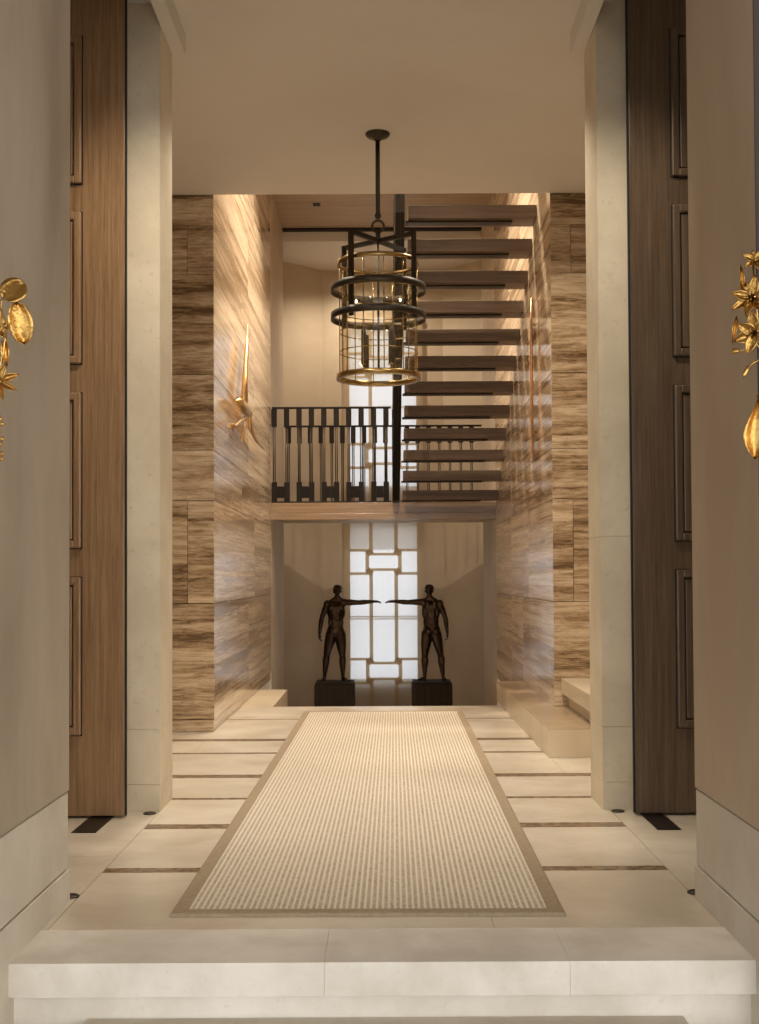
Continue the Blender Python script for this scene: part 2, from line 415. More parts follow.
struct(mb, 'roof', M['porch'], 'roof over the entrance hall', 'roof')
mb = MB().box(-PX+.001, PX-.001, 3.42, 4.1, 3.35, 4.6)
struct(mb, 'wall_lintel', M['plaster_wax'], 'lintel over the entrance portal', 'wall')

# ---- side stair at the right (bench-like first step, floating second step)
mb = MB(); mb.prism([(.985,7.25),(BX-.002,7.25),(BX-.002,TY0-.003),(TX-.0005,TY0-.003),(TX-.0005,10.55),(.985,10.55)], .001, .168, 0, 'z'); mb.prism([(.9855,7.2505),(BX-.002,7.2505),(BX-.002,TY0-.003),(TX-.0005,TY0-.003),(TX-.0005,10.55),(.9855,10.55)], .1682, .170, 1, 'z')
struct(mb, 'trim_7', [M['stone_bench'], M['step_top']], 'cream stone bench-like first step along the foot of the right travertine wall', 'step')
mb = MB()
for k in range(3):
    x = 1.2525+.30*k; z = .369+.19*k
    mb.box(x, BX-.003, 7.3, TY0-.008, z-.106, z, 0, .002); mb.box(x+.05, BX-.003, 7.3, TY0-.008, (.171 if k == 0 else z-.19), z-.107)
struct(mb, 'trim_8', M['stone_bench'], 'cream stone slab steps rising behind the right pier', 'step')

# ------------------------------------------------------------------ doors
def door(sx, idx, x_in, x_pan, dz, lab, wm):
    root = thing('door_%d' % idx, lab, 'door', (sx*x_in, 5.5, 0), None, 'structure')
    W = 1.04
    def b(mb, a, c, *r, **k): return mb.box(*sorted((sx*a, sx*c)), *r, **k)
    mb = MB(); b(mb, .008, W, 0, .06, .012, 3.80, bev=.003); mb.build('leaf', wm, root)
    mb = MB(); b(mb, 0, .0075, .004, .022, .012, 3.80); tag(mb.build('edge_seal', M['black_void'], root), 'black edge strip', None)
    s = x_pan - x_in
    for z0, z1 in ((.38,1.10),(1.233,1.948),(2.081,2.782),(2.915,3.607)):
        z0 += dz; z1 += dz
        a, c = s, W - s
        mb = MB()
        # black plate painting the shadow round the raised mould, then the mitred mould itself
        for (pa, pc, qz0, qz1) in ((a, a+.036, z0, z1), (c-.036, c, z0, z1)):
            b(mb, pa, pc, -.022, -.0005, qz0, qz1, bev=.007)
        for (qz0, qz1) in ((z0, z0+.036), (z1-.036, z1)): b(mb, a+.03, c-.03, -.022, -.0005, qz0, qz1, bev=.007)
        pm = mb.build('panel_moulding', wm, root)
        mb = MB(); b(mb, a+.0415, c-.0415, -.010, -.0005, z0+.0415, z1-.0415, bev=.005); mb.build('panel', wm, pm)
        mb = MB(); b(mb, a-.004, c+.004, -.002, -.0003, z0-.005, z1+.003); tag(mb.build('panel_shadow', M['black_void'], pm), 'painted shadow line', None)
    return root
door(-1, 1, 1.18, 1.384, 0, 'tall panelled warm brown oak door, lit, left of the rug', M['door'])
door(1, 2, 1.137, 1.338, .02, 'tall panelled brown oak door with sheen and painted shade, right of the rug', M['door_dark'])

def floor_plate(x0, x1, lab):
    r = tag(MB().box(x0, x1, 5.19, 5.56, .0005, .004, 0, .001).build('floor_plate', M['floor_dark']), lab, 'floor plate', 'door pivot plates')
    return r
floor_plate(-1.350, -1.243, 'dark metal strip in the floor before the warm brown door')
floor_plate(1.172, 1.275, 'dark metal strip in the floor before the shaded door')

def uplight(x, y, lab):
    t = thing('floor_uplight', lab, 'floor light', (x, y, .0005), 'floor uplights')
    MB().lathe([(.001,.0),(.030,.0),(.030,.004),(.026,.006),(.021,.006),(.021,.003),(.001,.003)], seg=24).build('rim', M['bronze_dark'], t)
    MB().lathe([(.001,.0032),(.0205,.0032),(.0205,.0045),(.001,.0045)], seg=24).build('lens', M['floor_dark'], t)
uplight(-1.092, 5.60, 'round floor light at the foot of the pier beside the warm brown door')
uplight(1.082, 5.60, 'round floor light at the foot of the pier beside the shaded door')
uplight(-1.083, 4.16, 'round floor light behind the corner of the grey beige portal wall')
uplight(1.072, 4.17, 'round floor light behind the corner of the tan portal wall')

# ------------------------------------------------------------------ rug
rw, rl, bw = 1.28, 5.81, .055
rug = thing('rug', 'long ribbed cream and taupe runner rug with taupe border', 'rug', (-.033, 6.803, .0005), None, None, R(-.49))
mb = MB(); bm = mb.bm
pitch = PITCH; xs = []
x = -rw/2+bw
cols = []
nx = 4
k0 = math.ceil((-rw/2+bw)/pitch*nx); k1 = math.floor((rw/2-bw)/pitch*nx)
xs = [-rw/2+bw] + [k*pitch/nx for k in range(k0, k1+1)] + [rw/2-bw]
for x in xs:
    ph = abs((x/pitch + 100) % 1 - .5)
    z = .0095 + .0018*max(0, math.cos(min(ph/.30, 1)*math.pi/2))
    cols.append([bm.verts.new((x, y, z)) for y in (-rl/2+bw, 0, rl/2-bw)])
for a, b in zip(cols, cols[1:]):
    for j in range(2): f = bm.faces.new((a[j], b[j], b[j+1], a[j+1])); f.smooth = True
mb.build('woven_field', M['rug'], rug)
mb = MB()
prof = [(0,0),(0,.006),(.004,.011),(.012,.0125),(bw-.004,.0125),(bw,.0105),(bw,0)]
ring = []
for (sx, sy) in ((-1,-1),(1,-1),(1,1),(-1,1)):
    ring.append([(sx*(rw/2-d), sy*(rl/2-d), z) for d, z in prof])
bm = mb.bm; vr = [[bm.verts.new(p) for p in r] for r in ring]
for k in range(4):
    a, b = vr[k], vr[(k+1) % 4]
    for i in range(len(prof)): bm.faces.new((a[i], b[i], b[(i+1) % len(prof)], a[(i+1) % len(prof)]))
tag(mb.build('border', M['rug_border'], rug), 'taupe binding', None)

# ------------------------------------------------------------------ bridge and railings
bt, bb = 1.885, 1.70
br = thing('bridge_landing', 'oak faced bridge landing spanning the stairwell above the statues', 'landing', (0, TY1, bb), None, 'structure')
MB().box(-TX+.001, TX-.001, .03, 1.72, .07, bt-bb, 0).build('deck', M['wood_fascia'], br)
MB().box(-TX+.001, TX-.001, .004, .03, .07, bt-bb-.001, 0, .002).build('fascia', M['wood_fascia'], br)
MB().box(-TX+.001, TX-.001, -.03, .06, .0, .069, 0, .003).build('lower_trim', M['wood_fascia'], br)
MB().box(-TX+.001, TX-.001, .061, 1.72, .04, .069, 0).build('soffit', M['plaster'], br)

def railing(name, lab, x0, n, y, step, xb0, xb1, pair_plates, base):
    t = thing(name, lab, 'railing', ((xb0+xb1)/2, y, base), 'bridge railings')
    cx = (xb0+xb1)/2; H = 1.035
    MB().box(xb0-cx, xb1-cx, -.02, .02, H-.02, H, 0, .003).build('top_rail', M['black'], t)
    MB().box(xb0-cx, xb1-cx, -.015, .015, .0, .018, 0, .002).build('bottom_rail', M['black'], t)
    for k in range(n):
        x = x0 + step*k - cx
        b = MB()
        for dx in (-.009, .009): b.tube([(x+dx, 0, .20 if pair_plates else .01), (x+dx, 0, .83)], .0058, 8)
        bo = b.build('baluster', M['bronze_dark'], t)
        MB().box(x-.029, x+.029, -.014, .014, .82, H-.0205, 0, .002).build('upper_sleeve', M['black'], bo)
        if pair_plates: MB().box(x-.029, x+.029, -.014, .014, .0185, .225, 0, .002).build('lower_sleeve', M['black'], bo)
    for k in range(0, n-1 if pair_plates else 0, 2):
        xa = x0+step*k-cx+.0295; xb = x0+step*(k+1)-cx-.0295
        MB().box(xa, xb, -.010, .010, .055, .180, 0, .002).build('joining_plate', M['black'], t)
    return t
railing('railing', 'front black metal railing of paired balusters along the near edge of the bridge', -1.170, 10, TY1+.06, .1337, -TX+.01, .085, True, bt)
railing('railing', 'rear black metal railing along the far edge of the bridge, before the tall window', -1.140, 18, 14.48, .1300, -TX+.01, TX-.01, False, bt)

# ------------------------------------------------------------------ floating stair
stair = thing('staircase', 'open riser stair of dark walnut treads on a black steel stringer', 'stairs', (.205, TY1, bt))
rise, going = .1803, .2975
x1 = TX-.001-.205
NT = 13
for k in range(NT):
    y = -.30 - going*k + .02; z = rise*(k+1) - .075 + .0
    t = MB().box(.0, x1, y-.02, y+.225, z-.10, z, 0, .003).build('tread', M['tread'], stair)
    MB().box(-.02, x1*.82, y+.05, y+.15, z-.112, z-.1003, 0, .002).build('bracket', M['black'], t)
# sawtooth stringer plates
for xo, w in ((-.105, .042), (-.062, .030)):
    poly = []
    for k in range(NT):
        y = -.28 - going*k; z = rise*(k+1) - .175
        poly += [(y+going, z-rise if k else -.0), (y+going, z)] if False else [(y+going+.0, z), (y, z)]
    low = [(y-.02, z-.22) for y, z in reversed(poly[1::2])]
    low = [(y-.0, max(z, -.01)) for y, z in low]
    pts = [(-.28+going, -.0)] + poly + [(poly[-1][0], poly[-1][1]-.22)] + [(-.28, -.0)]
    MB().prism(pts, xo, xo+w, axis='x').build('stringer', M['black'], stair)
# the guard in the plane of the stringer, seen edge on
MB().box(-.108, -.062, .0, .032, .0, 1.0, 0, .003).build('newel', M['black'], stair)
g_top = [(-.085, .0, 1.0), (-.085, -going*NT, 1.0+rise*NT)]
MB().tube(g_top, .018, 8).build('handrail', M['black'], stair)
for k in range(NT):
    y = -.13 - going*k; z = rise*(k+1)-.05
    MB().tube([(-.085, y, z-.10), (-.085, y, z+1.0)], .009, 8).build('stair_baluster', M['black'], stair)

# ------------------------------------------------------------------ pendant lantern
P0 = (-.024, 7.346)
lan = thing('pendant_lantern', 'round black and brass cage lantern hanging from the hall ceiling', 'pendant light', (P0[0], P0[1], CZ))
zz = lambda z: z - CZ
MB().lathe([(.001,0),(.076,0),(.076,-.008),(.066,-.020),(.030,-.030),(.020,-.045),(.001,-.045)], seg=32).build('canopy', M['bronze_dark'], lan)
mb = MB().tube([(0,0,-.044),(0,0,zz(3.325))], .014, 12)
mb.lathe([(.001,0),(.018,0),(.022,-.012),(.014,-.03),(.001,-.03)], (0,0,zz(3.33)), 16)
mb.build('stem', M['bronze_dark'], lan)
MB().torus((0,0,zz(3.253)), .036, .0075, 'y').build('hanging_ring', M['bronze_dark'], lan)
# frame: cross, four flat uprights, two black hoops
Ra = .262; ang0 = math.atan2(-.8, -.6)
fr = MB(); fr.tube([(0,0,zz(3.224)),(0,0,zz(3.15))], .016, 12)
fr.build('hub', M['bronze_dark'], lan)
for k in range(4):
    a = ang0 + k*math.pi/2; c, s = math.cos(a), math.sin(a)
    mb = MB(); bm = mb.bm
    def obox(r0, r1, w, z0, z1):
        q = []
        for z in (z0, z1):
            for r in (r0, r1):
                for t in (-w/2, w/2): q.append(bm.verts.new((r*c - t*s, r*s + t*c, z)))
        for f in ((0,1,3,2),(4,6,7,5),(0,4,5,1),(2,3,7,6),(0,2,6,4),(1,5,7,3)): bm.faces.new([q[i] for i in f])
    obox(.0, Ra+.006, .024, zz(3.150), zz(3.175))
    mb.build('cross_arm', M['bronze_dark'], lan)
    mb = MB(); bm = mb.bm
    obox(Ra, Ra+.014, .034, zz(2.655), zz(3.175))
    mb.build('upright', M['bronze_dark'], lan)
for z in (2.862, 2.690):
    MB().hoop(.288, zz(z), .010, .042).build('black_hoop', M['bronze_dark'], lan)
MB().hoop(.246, zz(3.020), .012, .026).build('brass_hoop', M['brass'], lan)
mb = MB().hoop(.247, zz(2.318), .026, .032)
mb.build('brass_hoop', M['brass'], lan)
for z in (2.470, 2.597, 2.724, 2.851): MB().hoop(.240, zz(z), .005, .005).build('wire_hoop', M['brass'], lan)
for k in range(12):
    a = ang0 + (k+.5)*math.pi/6
    MB().tube([(.240*math.cos(a), .240*math.sin(a), zz(3.01)), (.240*math.cos(a), .240*math.sin(a), zz(2.325))], .0032, 6).build('brass_rod', M['brass'], lan)
mb = MB().hoop(.234, zz(2.668), .003, .668, seg=48); mb.build('glass_cylinder', M['lamp_glass'], lan)
mb = MB().tube([(0,0,zz(3.155)),(0,0,zz(2.37))], .007, 10)
mb.lathe([(.001,0),(.030,0),(.034,.008),(.020,.02),(.001,.02)], (0,0,zz(2.345)), 20)
mb.build('centre_rod', M['bronze_dark'], lan)
for k in range(4):
    a = R(40) + k*math.pi/2; x, y = .118*math.cos(a), .118*math.sin(a)
    mb = MB().tube([(0,0,zz(2.362)), (x*.5,y*.5,zz(2.352)), (x,y,zz(2.362)), (x,y,zz(2.385))], .006, 8)
    mb.lathe([(.001,0),(.018,0),(.018,.006),(.001,.006)], (x,y,zz(2.383)), 14)
    arm = mb.build('candle_arm', M['brass'], lan)
    MB().lathe([(.001,0),(.0155,0),(.0155,.205),(.012,.208),(.001,.208)], (x,y,zz(2.390)), 16).build('candle_sleeve', M['bronze_dark'], arm)
    MB().lathe([(.004,0),(.009,.008),(.013,.022),(.014,.034),(.010,.052),(.004,.066),(.001,.074)], (x,y,zz(2.5985)), 14).build('bulb', M['bulb'], arm)

# ------------------------------------------------------------------ statues
def make_body():
    bm = bmesh.new(); K = 1/82.76                     # drawn in units of 1/82.76 m
    def V(x, y, z): return Vector((x*K, y*K, z*K))
    def ball(p, r, sc=(1,1,1), rot=None):
        m = Matrix.Translation(V(*p)) @ (rot.to_4x4() if rot else Matrix.Identity(4)) @ Matrix.Diagonal((sc[0], sc[1], sc[2], 1))
        bmesh.ops.create_icosphere(bm, subdivisions=3, radius=r*K, matrix=m)
    def cap(p, q, r0, r1):
        b2 = bmesh.new()
        for c, r in ((p, r0), (q, r1)):
            bmesh.ops.create_icosphere(b2, subdivisions=2, radius=r*K, matrix=Matrix.Translation(V(*c)))
        h = bmesh.ops.convex_hull(b2, input=b2.verts)
        bmesh.ops.delete(b2, geom=list({e for e in h['geom_interior'] if isinstance(e, bmesh.types.BMVert)}), context='VERTS')
        me = bpy.data.meshes.new('t'); b2.to_mesh(me); b2.free(); bm.from_mesh(me); bpy.data.meshes.remove(me)
    # axes: x right in view, y away from camera (negative = front), z up. 96 units tall
    # head
    ball((1.6,-.3,90.8), 4.6, (.86,1.0,1.12)); ball((1.6,-1.2,88.3), 3.3, (.86,.95,1.0)); cap((1.6,-3.9,86.4),(1.6,-3.2,86.6),1.2,1.3)
    cap((1.6,-4.6,91.2),(1.6,-5.9,88.9),.6,.95)            # nose
    ball((1.6,-4.5,91.9), 1.1, (2.9,.8,.55))                # brow
    cap((.5,-4.3,87.0),(2.7,-4.3,87.0),.55,.55); ball((1.6,-4.5,85.6), 1.1)             # mouth
    for sx in (-1,1):
        ball((1.6+sx*4.0,.2,89.6), 1.1, (.45,.8,1.3)); ball((1.6+sx*2.2,-3.0,88.8), 1.3, (1,.75,.8))
    ball((1.6,.6,92.2), 4.7, (.88,1.0,.98))                 # short hair
    for i in range(22):
        a = i*2.4; h = i/22
        ball((1.6+4.0*math.sin(a)*math.sqrt(1-h*h*.8), .8+3.8*math.cos(a)*math.sqrt(1-h*h*.8)*(1 if math.cos(a) > 0 else .55), 92.0+4.0*h), 1.0)
    # neck, trunk
    cap((1.2,.6,80),(1.5,.3,87),3.1,2.7)
    cap((-5,.9,79.0),(1.2,.6,83.5),2.9,2.8); cap((6.4,.9,79.4),(1.2,.6,83.5),2.9,2.8)     # trapezius
    ball((-.2,.3,72.5), 8.4, (1.06,.68,1.0)); ball((.2,.3,66), 7.8, (1.03,.68,1.3)); ball((0,.3,58.5), 7.0, (1.10,.72,1.4))
    ball((-.5,.4,51), 7.4, (1.16,.78,1.0)); cap((-2.4,.4,70),(-2.6,.4,50),5.2,5.2); cap((2.4,.4,70),(1.8,.4,50),5.2,5.2)
    cap((-4,.8,76.6),(-8.6,.8,77.4),4.0,3.5); cap((4,.8,76.6),(8.4,.8,78.2),4.0,3.5)
    for sx in (-1,1):
        ball((sx*4.0+.2,-3.9,73.8), 4.3, (1.1,.5,.8))    # pectorals
        ball((sx*6.2+.2,1.4,69), 3.9, (.7,.9,2.0))         # lats
        for z in (69.2,65.2,61.2): ball((sx*2.0,-3.9,z), 2.4, (1,.62,.95))   # abdominals
        ball((sx*5.6-.2,-1.8,59), 2.9, (.7,.9,1.5))         # obliques
        ball((sx*3.6-.6,3.6,49.5), 4.6, (.95,.85,1.0))      # glutes
        ball((sx*3.4,4.4,75.5), 3.0, (1,.5,1.6))            # shoulder blades
    ball((-.6,-4.0,46.4), 2.3, (.9,.7,1.2))
    # legs : hip, knee, ankle
    for hip, kn, an, toe in (((-4.6,.6,47),(-9.2,-1.0,26),(-11.6,1.2,4.6),(-13.2,-6.5,1.3)), ((4.0,.6,47),(6.3,-.6,25.5),(6.6,1.2,4.6),(12.0,-4.4,1.3))):
        h, k, a, t = map(Vector, (hip, kn, an, toe))
        mid = h.lerp(k,.4)
        cap(h, mid, 5.9, 5.4); cap(mid, k, 5.4, 3.2)
        ball(tuple(h.lerp(k,.45)+Vector((0,-1.4,0))), 4.3, (.9,.8,2.2)); ball(tuple(h.lerp(k,.5)+Vector((0,1.7,0))), 3.9, (.85,.8,2.0))
        ball(tuple(k+Vector((0,-1.3,0))), 2.4)
        ca = k.lerp(a,.30)
        cap(k, ca, 3.2, 3.6); cap(ca, a, 3.6, 1.75)
        ball(tuple(ca+Vector((-.9,1.5,.4))), 3.3, (.85,.95,1.9)); ball(tuple(ca+Vector((1.0,1.4,.8))), 3.2, (.8,.9,1.8))
        cap(a, (a.x,a.y+1.0,1.7), 1.7, 1.7)
        f = (t-Vector((a.x,a.y,1.3))); fx = f.normalized()
        cap((a.x,a.y,2.6), tuple(Vector((a.x,a.y,2.2))+fx*f.length*.62), 1.9, 1.35)
        w = Vector((-fx.y, fx.x, 0))
        for j,(o,l,r) in enumerate(((-1.5,1.0,.85),(-.6,1.0,.62),(.1,.95,.58),(.8,.88,.55),(1.4,.8,.5))):
            s_ = 1 if a.x > 0 else -1
            o2 = o*(-s_)
            base = Vector((a.x,a.y,1.3))+fx*f.length*.55+w*o2
            cap(tuple(base), tuple(Vector((a.x,a.y,.75))+fx*f.length*l+w*o2*1.05), r+.35, r)
    # hanging arm (viewer's left)
    sh, el, wr = Vector((-8.8,.8,78.2)), Vector((-14.2,1.8,62.4)), Vector((-16.0,-.6,47.8))
    ball(tuple(sh+Vector((-.1,0,-1.6))), 3.9, (.95,.95,1.2))
    cap(sh+Vector((0,0,-1.6)), sh.lerp(el,.5), 3.3, 3.2); cap(sh.lerp(el,.5), el, 3.1, 2.4); ball(tuple(sh.lerp(el,.5)+Vector((0,-.9,0))), 2.5, (.85,.9,1.7))
    cap(el, el.lerp(wr,.3), 2.5, 2.6); cap(el.lerp(wr,.3), wr, 2.6, 1.6)
    def hand(w, d, n, spread, curl, thumb_side):
        # w wrist, d along the hand, n palm normal, side = d x n
        d, n = d.normalized(), n.normalized(); s_ = d.cross(n)
        pal = w + d*3.3
        for o in (-1.3,-.43,.43,1.3): cap(tuple(w+s_*o*.6), tuple(w+d*4.2+s_*o), 1.25, .95)
        for j,(o,l) in enumerate(((1.35,3.7),(.45,4.4),(-.45,4.1),(-1.35,3.2))):
            b = w + d*4.2 + s_*o*1.08; dd = (d + s_*o*spread).normalized(); cu = curl*(1+.18*j)
            p = b; ang = cu*.5
            for seg,(fl,r) in enumerate(((.46,.72),(.31,.66),(.23,.58))):
                dv = dd*math.cos(ang)+n*math.sin(ang); q = p+dv*l*fl
                cap(tuple(p), tuple(q), r, r-.06); p = q; ang += cu
        tb = w + d*1.2 + s_*1.1*thumb_side
        t1 = tb + (d*.75+s_*.75*thumb_side+n*.3).normalized()*2.0; t2 = t1 + (d*.95+s_*.25*thumb_side+n*.3).normalized()*1.7
        cap(tuple(tb), tuple(t1), 1.0, .8); cap(tuple(t1), tuple(t2), .78, .65)
    hand(wr, Vector((-.05,-.15,-1)), Vector((1,.1,-.05)), .05, .42, 1)
    # reaching arm (viewer's right)
    sh, el, wr = Vector((8.0,.6,79.0)), Vector((23.0,.2,78.6)), Vector((36.4,-.6,79.6))
    ball(tuple(sh), 3.9, (1.15,.95,.95)); cap((4,.6,77.0), tuple(sh), 4.0, 3.4)
    cap(sh, sh.lerp(el,.5), 3.3, 3.1); cap(sh.lerp(el,.5), el, 3.0, 2.4); ball(tuple(sh.lerp(el,.5)+Vector((0,-.6,.5))), 2.4, (1.8,.9,.85))
    cap(el, el.lerp(wr,.3), 2.5, 2.6); cap(el.lerp(wr,.3), wr, 2.6, 1.6)
    hand(wr, Vector((1,0,-.03)), Vector((.02,-.35,-1)), .06, .16, -1)
    me = bpy.data.meshes.new('bronze_figure'); bm.to_mesh(me); bm.free()
    o = bpy.data.objects.new('bronze_figure_src', me); COL.objects.link(o)
    r = o.modifiers.new('r', 'REMESH'); r.mode = 'VOXEL'; r.voxel_size = .0044; r.use_smooth_shade = True
    sm = o.modifiers.new('s', 'SMOOTH'); sm.factor = .5; sm.iterations = 3
    bpy.context.view_layer.update()
    dg = bpy.context.evaluated_depsgraph_get()
    out = bpy.data.meshes.new_from_object(o.evaluated_get(dg)); out.name = 'bronze_statue'
    bpy.data.objects.remove(o); bpy.data.meshes.remove(me)
    for p in out.polygons: p.use_smooth = True
    out.materials.clear(); out.materials.append(M['statue'])
    return out
SY = 14.35
body = make_body()
def statue(x, rz, lab):
    o = bpy.data.objects.new('statue', body); COL.objects.link(o)
    o.location = (x, SY, PZ+.0255); o.rotation_euler = (0,0,rz); o.scale = (1, 1, .985)
    tag(o, lab, 'statue', 'bronze statues')
    return o
PZ = -.180
st1 = statue(-.572, 0, 'bronze nude man facing out from a dark pedestal, arm stretched right')
st2 = statue(.562, math.pi, 'dark bronze nude man seen from behind on a pedestal, arm stretched left')
for x, lab in ((-.585, 'dark square pedestal under the statue whose arm stretches right'), (.566, 'dark square pedestal under the statue whose arm stretches left')):
    t = thing('pedestal', lab, 'pedestal', (x, SY, -1.2995), 'statue pedestals')
    h = PZ + 1.2995
    MB().box(-.235, .235, -.235, .235, 0, h, 0, .005).build('plinth_block', M['pedestal'], t)
    MB().box(-.225, .225, -.225, .225, h+.0005, h+.025, 0, .004).build('top_plate', M['pedestal'], t)

# ------------------------------------------------------------------ blinds with ribbon fretwork
M['ribbon_dark'] = mk_sheer('tan patch', (.72,.58,.40), .10)
def blind(z0, z1, lab, marks, y, hem, val=None):
    t = thing('roman_blind', lab, 'blind', (0, y, z0), 'sheer window blinds')
    X = .525; h = z1-z0
    mb = MB(); bm = mb.bm; rows = 40; vs = []
    for j in range(rows+1):
        vs.append([bm.verts.new((x, .004*math.sin(j*1.3), h*j/rows)) for x in (-X, -X/3, X/3, X)])
    for a, b in zip(vs, vs[1:]):
        for i in range(3): bm.faces.new((a[i], a[i+1], b[i+1], b[i])).smooth = True
    mb.build('sheer_cloth', M['sheer'], t)
    MB().box(-X, X, -.02, .02, h, h+.04, 0, .003).build('head_rail', M['frame_w'], t)
    mb = MB(); yb = -.012
    def rib(x0, x1, za, zb):
        za = max(za, z0+.002); zb = min(zb, z1)
        if zb > za: mb.box(x0, x1, yb-.0012, yb, za-z0, zb-z0)
    w = .048
    for sx in (-1, 1):
        rib(*sorted((sx*.44, sx*X)), z0, z1)
    def dia(x, z):
        r = .056; md = MB(); md.prism([(x-r, z-z0), (x, z-z0-r), (x+r, z-z0), (x, z-z0+r)], yb-.004, yb-.0013); md.build('diamond_patch', M['ribbon_dark'], t)
    # marks: (lower, upper) pairs of diamond heights; verticals step outward between a pair
    xi, xo = .165, .215
    edges = [z0] + [v for m in marks for v in m] + [z1]
    for k in range(0, len(edges), 2):
        for sx in (-1, 1): rib(*sorted((sx*(xi-w/2), sx*(xi+w/2))), edges[k], edges[k+1])
    for lo, up in marks:
        for sx in (-1, 1):
            rib(*sorted((sx*(xo-w/2), sx*(xo+w/2))), lo, up)
            for z in (lo, up): dia(sx*.185, z)
            rib(*sorted((sx*(xo-.01), sx*.44)), up+.008, up+.044)
            rib(*sorted((sx*(xo-.01), sx*.44)), lo-.044, lo-.008)
        rib(-xi, xi, up-.044, up-.008); rib(-xi, xi, lo+.008, lo+.044)
    tag(mb.build('ribbon_fretwork', M['ribbon'], t), 'taupe ribbon trim', None)
    if val: MB().box(-X, X, .030, .034, val-z0, h).build('dimming_layer', M['sheer'], t)  # added second sheer layer that dims the light at the window top
    if hem: MB().box(-.50, .50, -.014, -.010, hem-z0, hem-z0+.012).build('seam', M['ribbon'], t)
blind(-1.0, 1.86, 'sheer white blind with taupe ribbon fretwork between the two statues', [(-.28, -.02), (1.155, 1.41)], WB-.05, .56, 1.44)
blind(1.91, 4.45, 'sheer white blind with taupe ribbon fretwork behind the bridge railing', [(2.55, 2.81), (3.75, 4.01)], WB-.05, None)

# ------------------------------------------------------------------ gold sculpture on left travertine, copper strip on right
def blade(mb, pts, w, t, mi=0):
    """faceted blade through pts; w widths, t thicknesses"""
    mb.tube(pts, w, 6, mi, flat=t, side=(1, 0, 0)); return mb
gs = thing('wall_sculpture', 'gold bird-like spiked sculpture mounted on the left travertine wall', 'sculpture', (-TX, 10.0, 2.40))
def gp(x, y, off=.06):
    X = -TX + off; D = -X*1200/(385-x); return (X + TX, D - 10.0, 1.1+(577-y)*D/1200 - 2.40)
mb = MB().tube([gp(249.7,323.5,.05), gp(248.6,350,.055), gp(247,380,.06), gp(245.8,408,.06)], [.006,.034,.052,.060], 6, 0, .5, (0,1,0)); mb.build('spike', M['gold_light'], gs)
mb = MB().tube([gp(236.5,402,.05), gp(241,404.5,.075), gp(247,409,.075), gp(252.5,414,.055)], [.020,.055,.060,.040], 8, 0, .5); mb.build('body', M['gold_light'], gs)
mb = MB().tube([gp(248,416,.06), gp(241,423,.075), gp(237,426.5,.08), gp(230.5,425,.09)], [.018,.014,.016,.022], 8, 0, .7); mb.build('arm', M['gold_light'], gs)
mb = MB().tube([gp(249,412,.06), gp(247,424,.06), gp(243.4,440.5,.05)], [.028,.018,.012], 8, 0, .6); mb.build('leg', M['gold_light'], gs)
mb = MB().tube([gp(250.5,411,.06), gp(252,427,.055), gp(257,439,.05), gp(265.4,449.5,.04)], [.040,.040,.028,.008], 8, 0, .5); mb.build('tail', M['gold_light'], gs)
mb = MB()
for p in ((247.5,398),(250,412)):
    q = gp(*p, .06); mb.tube([(0.001, q[1], q[2]), q], .012, 8)
mb.build('mounting_pin', M['gold_light'], gs)

cs = thing('wall_sculpture', 'slim vertical copper strip mounted on the right travertine wall', 'sculpture', (TX, 9.40, 2.02))
MB().tube([(-.030,0,0.0),(-.032,0,.4),(-.032,0,.9),(-.030,0,1.262)], [.017,.020,.019,.010], 8, 0, .6, (0,1,0)).build('strip', M['copper'], cs)
mb = MB()
for z in (.2, 1.05): mb.tube([(-.001,0,z), (-.032,0,z)], .007, 8)
mb.build('mounting_pin', M['copper'], cs)

# ------------------------------------------------------------------ gilded botanical wall sconces
def leaf(mb, base, tip, width, normal, cup=.12, n=9, m=7, shape='oval', thick=.0015, ripple=0., fold=0.):
    base, tip = Vector(base), Vector(tip); d = tip-base; L = d.length; d.normalize()
    nrm = Vector(normal); nrm = (nrm - d*nrm.dot(d)).normalized(); s = d.cross(nrm)
    top, bot = [], []
    for i in range(n+1):
        t = i/n
        if shape == 'oval': w = math.sqrt(max(0, 1-(2*t-1)**2))
        elif shape == 'petal': w = (math.sin(math.pi*t**.75))**.9 if 0 < t < 1 else 0
        else: w = math.sin(math.pi*t**1.6) if 0 < t < 1 else 0
        w = max(w, .03)*width
        rt, rb = [], []
        for j in range(m+1):
            u = 2*j/m-1
            z = cup*L*(u*u) - cup*L*.6*(2*t-1)**2 + ripple*math.sin(u*7+t*5)*L + fold*abs(u)*L
            p = base + d*(t*L) + s*(u*w) + nrm*z
            rt.append(mb.bm.verts.new(p+nrm*thick)); rb.append(mb.bm.verts.new(p-nrm*thick))
        top.append(rt); bot.append(rb)
    def F(*v):
        f = mb.bm.faces.new(v); f.smooth = True
    for i in range(n):
        for j in range(m):
            F(top[i][j], top[i][j+1], top[i+1][j+1], top[i+1][j]); F(bot[i][j], bot[i+1][j], bot[i+1][j+1], bot[i][j+1])
        F(top[i][0], top[i+1][0], bot[i+1][0], bot[i][0]); F(top[i][m], bot[i][m], bot[i+1][m], top[i+1][m])
    for j in range(m):
        F(top[0][j], bot[0][j], bot[0][j+1], top[0][j+1]); F(top[n][j], top[n][j+1], bot[n][j+1], bot[n][j])
